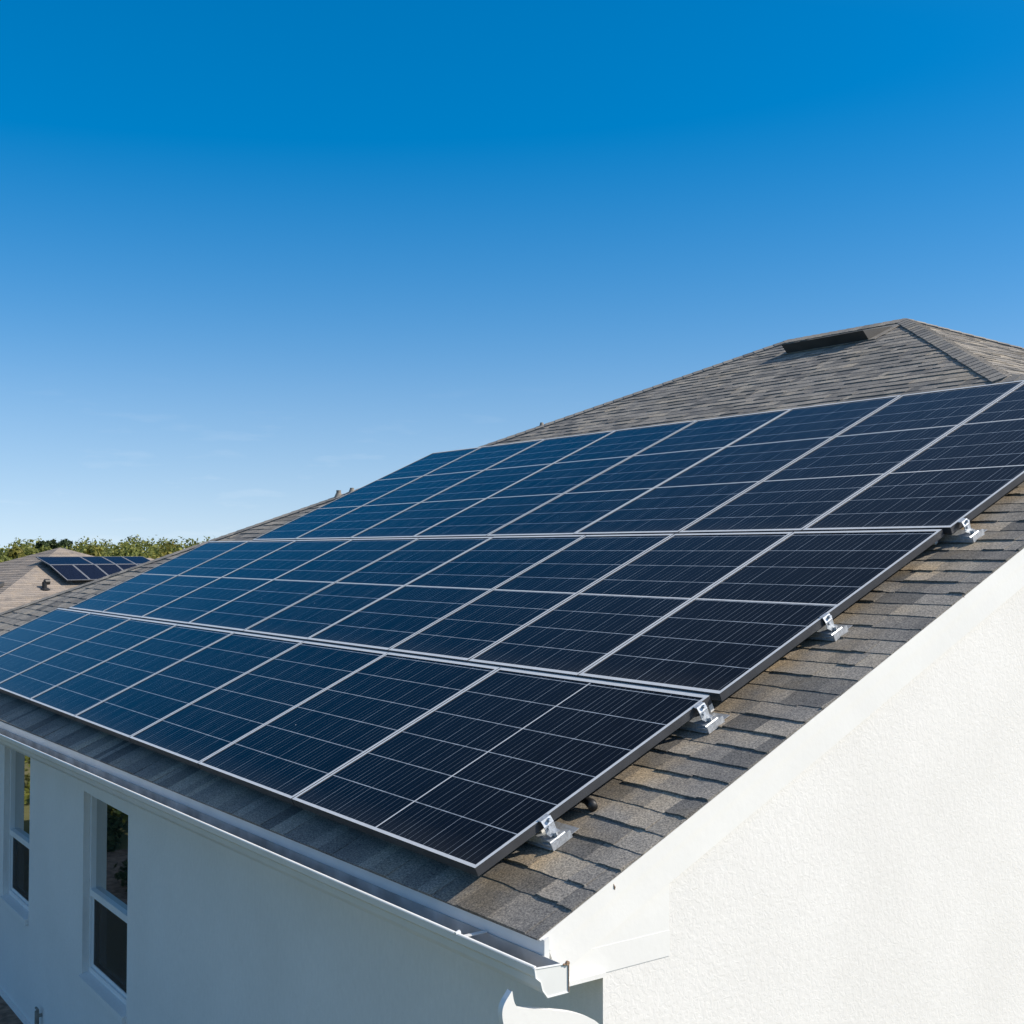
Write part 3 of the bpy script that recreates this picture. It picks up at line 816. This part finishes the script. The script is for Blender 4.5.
# roof brackets: flashed foot, upright clamp, bolt
def bracket(x, v, s=1.0):
    t = empty('roof_bracket', P(x, v, RO))
    T = lambda q: P(x + q.x * s, v + q.y * s, RO + q.z * s)
    ft = MB()
    # wedge-shaped foot: low at the open right end, with a raised rim
    ft.hexa([T(Vector(q)) for q in ((-.20, -.055, .008), (.075, -.055, .008), (.075, .055, .008), (-.20, .055, .008),
                                    (-.20, -.038, .062), (.055, -.048, .040), (.055, .048, .040), (-.20, .038, .062))])
    ft.build('foot', M['galv'], t, origin=P(x, v, RO))
    rm = MB()
    rm.box(.0755, .083, -.062, .062, .006, .044, T=T)
    rm.box(.0, .0750, -.0625, -.0560, .006, .032, T=T)
    rm.box(.0, .0750, .0560, .0625, .006, .032, T=T)
    rm.build('rim', M['galv'], t, origin=P(x, v, RO))
    fl = MB()
    fl.box(-.26, .070, -.07, .12, .0125, .015, T=T)
    fl.build('flashing', M['galv'], t, origin=P(x, v, RO))
    up = MB()
    # bent clamp: rises from the foot, leans to the panel edge, hooks over the frame
    path = [(.045, .052), (.018, .060), (.020, .098), (.010, .130), (-.012, .1345)]
    wdt = .030
    for i in range(len(path) - 1):
        (xa, za), (xb, zb) = path[i], path[i + 1]
        dx, dz = xb - xa, zb - za; ln = math.hypot(dx, dz); nx, nz = dz / ln * .005, -dx / ln * .005
        if i == 3: nx, nz = 0, -.004
        up.hexa([T(Vector(q)) for q in ((xa, -wdt, za), (xa + nx, -wdt, za + nz), (xa + nx, wdt, za + nz), (xa, wdt, za),
                                        (xb, -wdt, zb), (xb + nx, -wdt, zb + nz), (xb + nx, wdt, zb + nz), (xb, wdt, zb))])
    up.build('clamp', M['galv'], t, origin=P(x, v, RO))
    for (bz, by) in ((.085, -.008), (.118, .010)):
        bo = MB()
        bo.tube([T(Vector((.018, by, bz))), T(Vector((.036, by, bz + .003)))], .010, 6)
        bo.build('bolt', M['galv'], t, origin=P(x, v, RO))
    bo = MB()
    bo.tube([T(Vector((.048, .0, .042))), T(Vector((.048, .0, .064)))], .012, 6)
    bo.build('bolt', M['galv'], t, origin=P(x, v, RO))
    return t
br = bracket(.005, .425)
tag(br, 'galvanised roof bracket clamping the bottom row, nearest the gutter', 'bracket', 'roof brackets along the gable edge of the panels')
for (x, v, lab) in ((.012, 1.525, 'galvanised roof bracket at the seam between the bottom and middle rows'),
                    (.04, 2.57, 'galvanised roof bracket halfway up the side of the middle row'),
                    (.105, 3.90, 'galvanised roof bracket at the seam between the middle and top rows')):
    c = copy_tree(br)
    c.location = P(x, v, RO)
    c['label'] = lab
# black cable connector poking out under the bottom panel
cb = MB()
cpts = [P(-.30, .72, -.085), P(-.05, .715, -.090), P(.0, .705, -.096), P(.025, .69, -.100)]
cb.tube(cpts, [.012, .020, .026, .024], 12)
tag(cb.build('cable_connector', M['black'], smooth=True, origin=P(-.1, .7, RO)), 'black rubber cable connector poking out below the bottom right panel', 'cable connector')

# ------------------------------------------------------------------ neighbour house (beyond the left end of the roof)
def ray(px, py): return (cr * (px - 512) + cu * (512 - py) + cf * 1228).normalized()
DN = 60.0
d0 = ray(60, 548); d0h = Vector((d0.x, d0.y, 0)).normalized()
NA = CAM + d0h * DN
NZ = CAM.z + .16                                      # apex height
tt = R(27)
rv = Vector((d0h.y, -d0h.x, 0)); bv = d0h
nu = rv * math.cos(tt) + bv * math.sin(tt); nv = -rv * math.sin(tt) + bv * math.cos(tt)
def N(u, v, z): return Vector((NA.x, NA.y, 0)) + nu * u + nv * v + Z3 * z
SL = .37
nh = empty('house', N(0, 0, 0), 'neighbouring house with a tan shingle roof below the tree line', 'house')
EZ = NZ - SL * 8.2
nr = MB()
def course_tri(mb, apex, p, q, nrm, rows=44):
    rnd = random.Random(11)
    for k in range(rows):
        f0, f1 = k / rows, (k + 1) / rows
        a0, b0, a1, b1 = apex.lerp(p, f0), apex.lerp(q, f0), apex.lerp(p, f1), apex.lerp(q, f1)
        nseg = max(1, int((b1 - a1).length / .8))
        for j in range(nseg):
            s0, s1 = j / nseg, (j + 1) / nseg
            t = min(1, max(0, rnd.gauss(.5, .22)))
            mb.poly([a1.lerp(b1, s0) + nrm * .012, a1.lerp(b1, s1) + nrm * .012, a0.lerp(b0, s1), a0.lerp(b0, s0)], 0, t)
            mb.poly([a1.lerp(b1, s0), a1.lerp(b1, s1), a1.lerp(b1, s1) + nrm * .012, a1.lerp(b1, s0) + nrm * .012], 0, 0)
E_ = 8.2
ap = N(0, 0, NZ); ca, cb_, cc, cd = N(-E_, -E_, EZ), N(E_, -E_, EZ), N(E_, E_, EZ), N(-E_, E_, EZ)
for p, q in ((ca, cb_), (cb_, cc), (cc, cd), (cd, ca)):
    course_tri(nr, ap, p, q, (p - ap).cross(q - ap).normalized() * 1.0 if (p - ap).cross(q - ap).z > 0 else -(p - ap).cross(q - ap).normalized())
# wing to the right with a lower ridge
WZ = NZ - .50; WL = 4.6; WH = (WZ - EZ) / SL
w0, w1 = N(1.0, 0, WZ), N(WL, 0, WZ)
nr.poly([N(1.0, -WH, EZ), N(WL + WH, -WH, EZ), w1, w0], 0, .5)
nr.poly([N(WL + WH, -WH, EZ), N(WL + WH, WH, EZ), w1], 0, .5)
nr.poly([N(WL + WH, WH, EZ), N(1.0, WH, EZ), w0, w1], 0, .5)
nro = nr.build('roof', M['shingle_far'], nh, origin=ap)
nw = MB()
e = E_ - .5
for p, q in (((-e, -e), (WL + WH - .5, -e)), ((WL + WH - .5, -e), (WL + WH - .5, e)), ((WL + WH - .5, e), (-e, e)), ((-e, e), (-e, -e))):
    a, c = N(*p, -.2), N(*q, -.2)
    zz = EZ + .02 if p[0] < 0 or q[0] < 0 else EZ - .02
    nw.poly([a, c, Vector((c.x, c.y, EZ)), Vector((a.x, a.y, EZ))])
nw.build('wall', M['stucco'], nh)
def roofz(u, v): return NZ - SL * max(abs(u), abs(v))
# box vent at the left and black pipe boot
vb = MB()
vb.box(-.55, .55, -.35, .35, .03, .17, T=lambda q: N(-4.9 + q.x, -3.5 + q.y, roofz(-4.9, -3.5) + q.z - SL * (-q.x)))
vb.build('box_vent', M['vent'], nro, origin=N(-4.9, -3.5, roofz(-4.9, -3.5)))

# neighbour's solar panels: two tilted rows
rr0 = ray(67, 580); k_ = NZ + .32 - SL * (NA - CAM).dot(nv)
NOB = CAM + rr0 * ((k_ - CAM.z) / (rr0.z - SL * rr0.dot(nv)))
NOB2 = NOB + nv * math.cos(R(22)) * 1.70 + Z3 * math.sin(R(22)) * 1.70
def far_panel(u0, u1, s0, s1, label):
    TI = R(22)
    ob = NOB if s0 < 1 else NOB2
    if s0 >= 1: TI = R(15); s1 -= s0; s0 = 0
    vv = nv * math.cos(TI) + Z3 * math.sin(TI); nn = -nv * math.sin(TI) + Z3 * math.cos(TI)
    Q = lambda u, s, h: ob + nu * u + vv * s + nn * h
    base = Q((u0 + u1) / 2, (s0 + s1) / 2, 0)
    t = empty('solar_panel', base, label, 'solar panel', 'solar panels on the neighbouring roof')
    fr = MB()
    def bar(a, b_, c, d):
        fr.hexa([Q(a, c, -.05), Q(b_, c, -.05), Q(b_, d, -.05), Q(a, d, -.05), Q(a, c, 0), Q(b_, c, 0), Q(b_, d, 0), Q(a, d, 0)], 0, top=1)
    f = .03
    bar(u0, u1, s0, s0 + f); bar(u0, u1, s1 - f, s1); bar(u0, u0 + f, s0 + f, s1 - f); bar(u1 - f, u1, s0 + f, s1 - f)
    fr.build('frame', [M['black_frame'], M['far_frame']], t, origin=base)
    g_ = MB()
    g_.hexa([Q(u0 + f, s0 + f, -.045), Q(u1 - f, s0 + f, -.045), Q(u1 - f, s1 - f, -.045), Q(u0 + f, s1 - f, -.045), Q(u0 + f, s0 + f, -.006), Q(u1 - f, s0 + f, -.006), Q(u1 - f, s1 - f, -.006), Q(u0 + f, s1 - f, -.006)])
    g_.build('glass', M['far_glass'], t, origin=base)
mt, n, l, b = new_mat('far_solar_glass')
tc = n.new('ShaderNodeTexCoord'); bt = n.new('ShaderNodeTexBrick'); bt.inputs['Scale'].default_value = 6
bt.inputs['Color1'].default_value = (.004, .007, .02, 1); bt.inputs['Color2'].default_value = (.006, .01, .028, 1); bt.inputs['Mortar'].default_value = (.02, .03, .05, 1); bt.inputs['Mortar Size'].default_value = .01
l.new(tc.outputs['Object'], bt.inputs['Vector']); l.new(bt.outputs[0], b.inputs['Base Color']); b.inputs['Roughness'].default_value = .12; b.inputs['IOR'].default_value = 1.12
M['far_glass'] = mt
US0 = [0, 2.05, 3.1, 4.1, 5.2]
for i in range(4):
    far_panel(US0[i] + .01, US0[i + 1] - .01, 1.72, 3.0, ['wide solar panel at the left end of the neighbouring roof\'s upper row', 'second solar panel in the upper row on the neighbouring roof', 'third solar panel in the upper row on the neighbouring roof', 'solar panel at the right end of the neighbouring roof\'s upper row'][i])
US1 = [.0, 1.05, 2.1, 3.1, 4.1, 5.2]
for i in range(5):
    far_panel(US1[i] + .01, US1[i + 1] - .01, 0, 1.68, ['solar panel at the left end of the neighbouring roof\'s lower row', 'second solar panel in the lower row on the neighbouring roof', 'third solar panel in the lower row on the neighbouring roof', 'fourth solar panel in the lower row on the neighbouring roof', 'solar panel at the right end of the neighbouring roof\'s lower row'][i])
pb = MB()
q0 = N(-3.05, -4.7, roofz(-3.05, -4.7))
pb.tube([q0, q0 + Z3 * .30], .10, 10); pb.tube([q0 + Z3 * .30, q0 + Z3 * .30 + nu * .2], .12, 10); pb.tube([q0 - Z3 * .03, q0 + Z3 * .06], [.24, .14], 12)
pb.build('vent_pipe', M['black'], nro, origin=q0)

# ------------------------------------------------------------------ trees
def crown(mb, c, rx, rz, n_, rnd, leaf, blobs=14):
    bl = []
    for k in range(blobs):
        th = rnd.uniform(0, 2 * math.pi); ph = rnd.uniform(-.7, 1.0); rr = rnd.uniform(.35, .95)
        bl.append((c + Vector((math.cos(th) * rx * rr * math.cos(ph * 1.2), math.sin(th) * rx * rr * math.cos(ph * 1.2), rz * rr * math.sin(ph * 1.4))), rnd.uniform(.28, .48) * rx, rnd.uniform(-.16, .16)))
    for k in range(n_):
        bc, br_, bt_ = rnd.choice(bl)
        d = Vector((rnd.gauss(0, 1), rnd.gauss(0, 1), rnd.gauss(0, .85))).normalized()
        p = bc + d * br_ * (rnd.random() ** .4)
        nrm = (d + Vector((rnd.gauss(0, .5), rnd.gauss(0, .5), rnd.gauss(.3, .5)))).normalized()
        a = nrm.orthogonal().normalized(); b_ = nrm.cross(a)
        s = leaf * rnd.uniform(.6, 1.4)
        ang = rnd.uniform(0, 6.28)
        a, b_ = a * math.cos(ang) + b_ * math.sin(ang), b_ * math.cos(ang) - a * math.sin(ang)
        t = min(1, max(0, .5 + bt_ + rnd.gauss(0, .2)))
        mb.poly([p - a * s, p + b_ * s * .55, p + a * s, p - b_ * s * .55], 0, t)
def make_tree(loc, h, rx, mat, label, cat='tree', group=None, n_=1500, leaf=.16, seed=0, name='tree', low=.25):
    rnd = random.Random(seed)
    t = empty(name, loc, label, cat, group)
    L0 = Vector(loc)
    tr = MB()
    cz = h * (.5 + low / 2); rz = h * (1 - low) / 2
    tr.tube([L0 + Vector((0, 0, -.2)), L0 + Vector((rnd.uniform(-.1, .1), rnd.uniform(-.1, .1), h * .3)), L0 + Vector((rnd.uniform(-.3, .3), rnd.uniform(-.3, .3), h * .75))], [h * .03, h * .022, h * .008], 8)
    for k in range(4):
        a = rnd.uniform(0, 6.28)
        s = L0 + Z3 * h * rnd.uniform(.28, .5)
        tr.tube([s, s + Vector((math.cos(a) * rx * .6, math.sin(a) * rx * .6, h * .25))], [h * .012, h * .004], 6)
    tr.build('trunk', M['bark'], t, origin=L0)
    cw = MB(); crown(cw, L0 + Z3 * cz, rx, rz, n_, rnd, leaf)
    cw.build('crown', mat, t, origin=L0)
    return t
# far wood along the horizon: one mass
def at(px, D, z=0.0):
    d = ray(px, 551); d = Vector((d.x, d.y, 0)).normalized()
    q = CAM + d * D
    return Vector((q.x, q.y, z))
wd = MB()
rnd = random.Random(21)
for k in range(250):
    f = ((k + .5) / 250) ** .6                                 # near and low to far and high
    D = 82 + 120 * f + rnd.uniform(-6, 6)
    px = rnd.uniform(-300, 300)
    top = CAM.z + (D / 1228.0) * (-18 + 28 * f + rnd.gauss(0, 1.6))
    rx = rnd.uniform(1.6, 2.4) + 1.6 * f
    c0 = at(px, D, top - rx * .75)
    crown(wd, c0, rx, rx * .8, int(800 - 350 * f), rnd, .17 + .10 * f, 12)
tag(wd.build('wood', M['leaf_mid']), 'distant green tree line along the horizon behind the neighbouring roof', 'trees', kind='stuff')
def tree_px(px, ytop, D, rx, mat, label, seed, name='tree', group=None, n_=1500, leaf=.18, low=.2):
    h = CAM.z + (551 - ytop) / 1228.0 * D
    return make_tree(at(px, D), h, rx, mat, label, 'tree', group, n_, leaf, seed, name, low)
tree_px(41, 541, 170, .75, M['leaf_dark'], 'dark rounded treetop rising above the tree line, leftmost of the three', 1, group='treetops above the tree line', n_=420, leaf=.24, low=.72)
tree_px(52.5, 541, 172, .75, M['leaf_dark'], 'dark round treetop, middle one of three above the tree line', 2, group='treetops above the tree line', n_=420, leaf=.24, low=.72)
tree_px(65, 541, 175, 1.2, M['leaf_dark'], 'broad flat dark treetop, rightmost of the three above the tree line', 3, group='treetops above the tree line', n_=520, leaf=.24, low=.74)
tree_px(23, 545, 74, 1.0, M['leaf_gold'], 'slim yellow-green tree behind the left slope of the neighbouring roof', 4, n_=1200, leaf=.16)
tree_px(10, 557, 72, 1.6, M['leaf_gold'], 'low yellow-green bush at the left picture edge behind the neighbouring roof', 5, leaf=.16, low=.05)
tree_px(156, 550, 78, 2.2, M['leaf_gold'], 'yellow-green bushy tree where the neighbouring roof meets the large roof', 6, leaf=.16, low=.05)
tree_px(101, 547, 80, 1.6, M['leaf_gold'], 'yellow-tinged tree right of the neighbouring roof peak, above its panels', 7, leaf=.16)
tree_px(192, 540, 120, 2.0, M['leaf_dark'], 'darker green tree at the right end of the tree line by the roof edge', 8, leaf=.22)

# garden beyond the side wall that the windows mirror
for k, (x, y, h, rx, mt_) in enumerate(((-16.6, -3.5, 2.6, 1.15, 'leaf_mid'), (-19.0, -4.4, 4.2, 1.5, 'leaf_mid'), (-20.5, -6.6, 5.0, 1.8, 'leaf_dark'), (-22.0, -3.6, 4.6, 1.6, 'leaf_mid'), (-24.5, -5.4, 5.5, 2.0, 'leaf_dark'), (-25.5, -2.6, 5.0, 1.7, 'leaf_mid'))):
    make_tree((x, y, 0), h, rx, M[mt_], 'green garden tree mirrored in the window glass of the white house', 'tree', 'garden trees mirrored in the windows', 2600, .16, 40 + k, low=.12)
for k, (x, y, h) in enumerate(((-18.3, -3.3, 1.9), (-18.9, -4.7, 2.1), (-17.6, -2.5, 1.5), (-20.4, -3.2, 2.0), (-21.6, -4.3, 2.2), (-13.3, -2.35, .45), (-14.0, -2.9, .5), (-16.2, -2.3, .5))):
    make_tree((x, y, 0), h, .55 if h < 1 else 1.15, M['leaf_dark' if h < 1 else 'leaf_mid'], 'small dark shrub in the mulch bed, mirrored in the window glass' if h < 1 else 'rounded green shrub behind the mulch bed, mirrored in the window glass', 'shrub', 'small shrubs mirrored in the windows' if h < 1 else 'rounded shrubs mirrored in the windows', 900 if h < 1 else 2600, .06 if h < 1 else .09, 60 + k, name='shrub', low=.02)
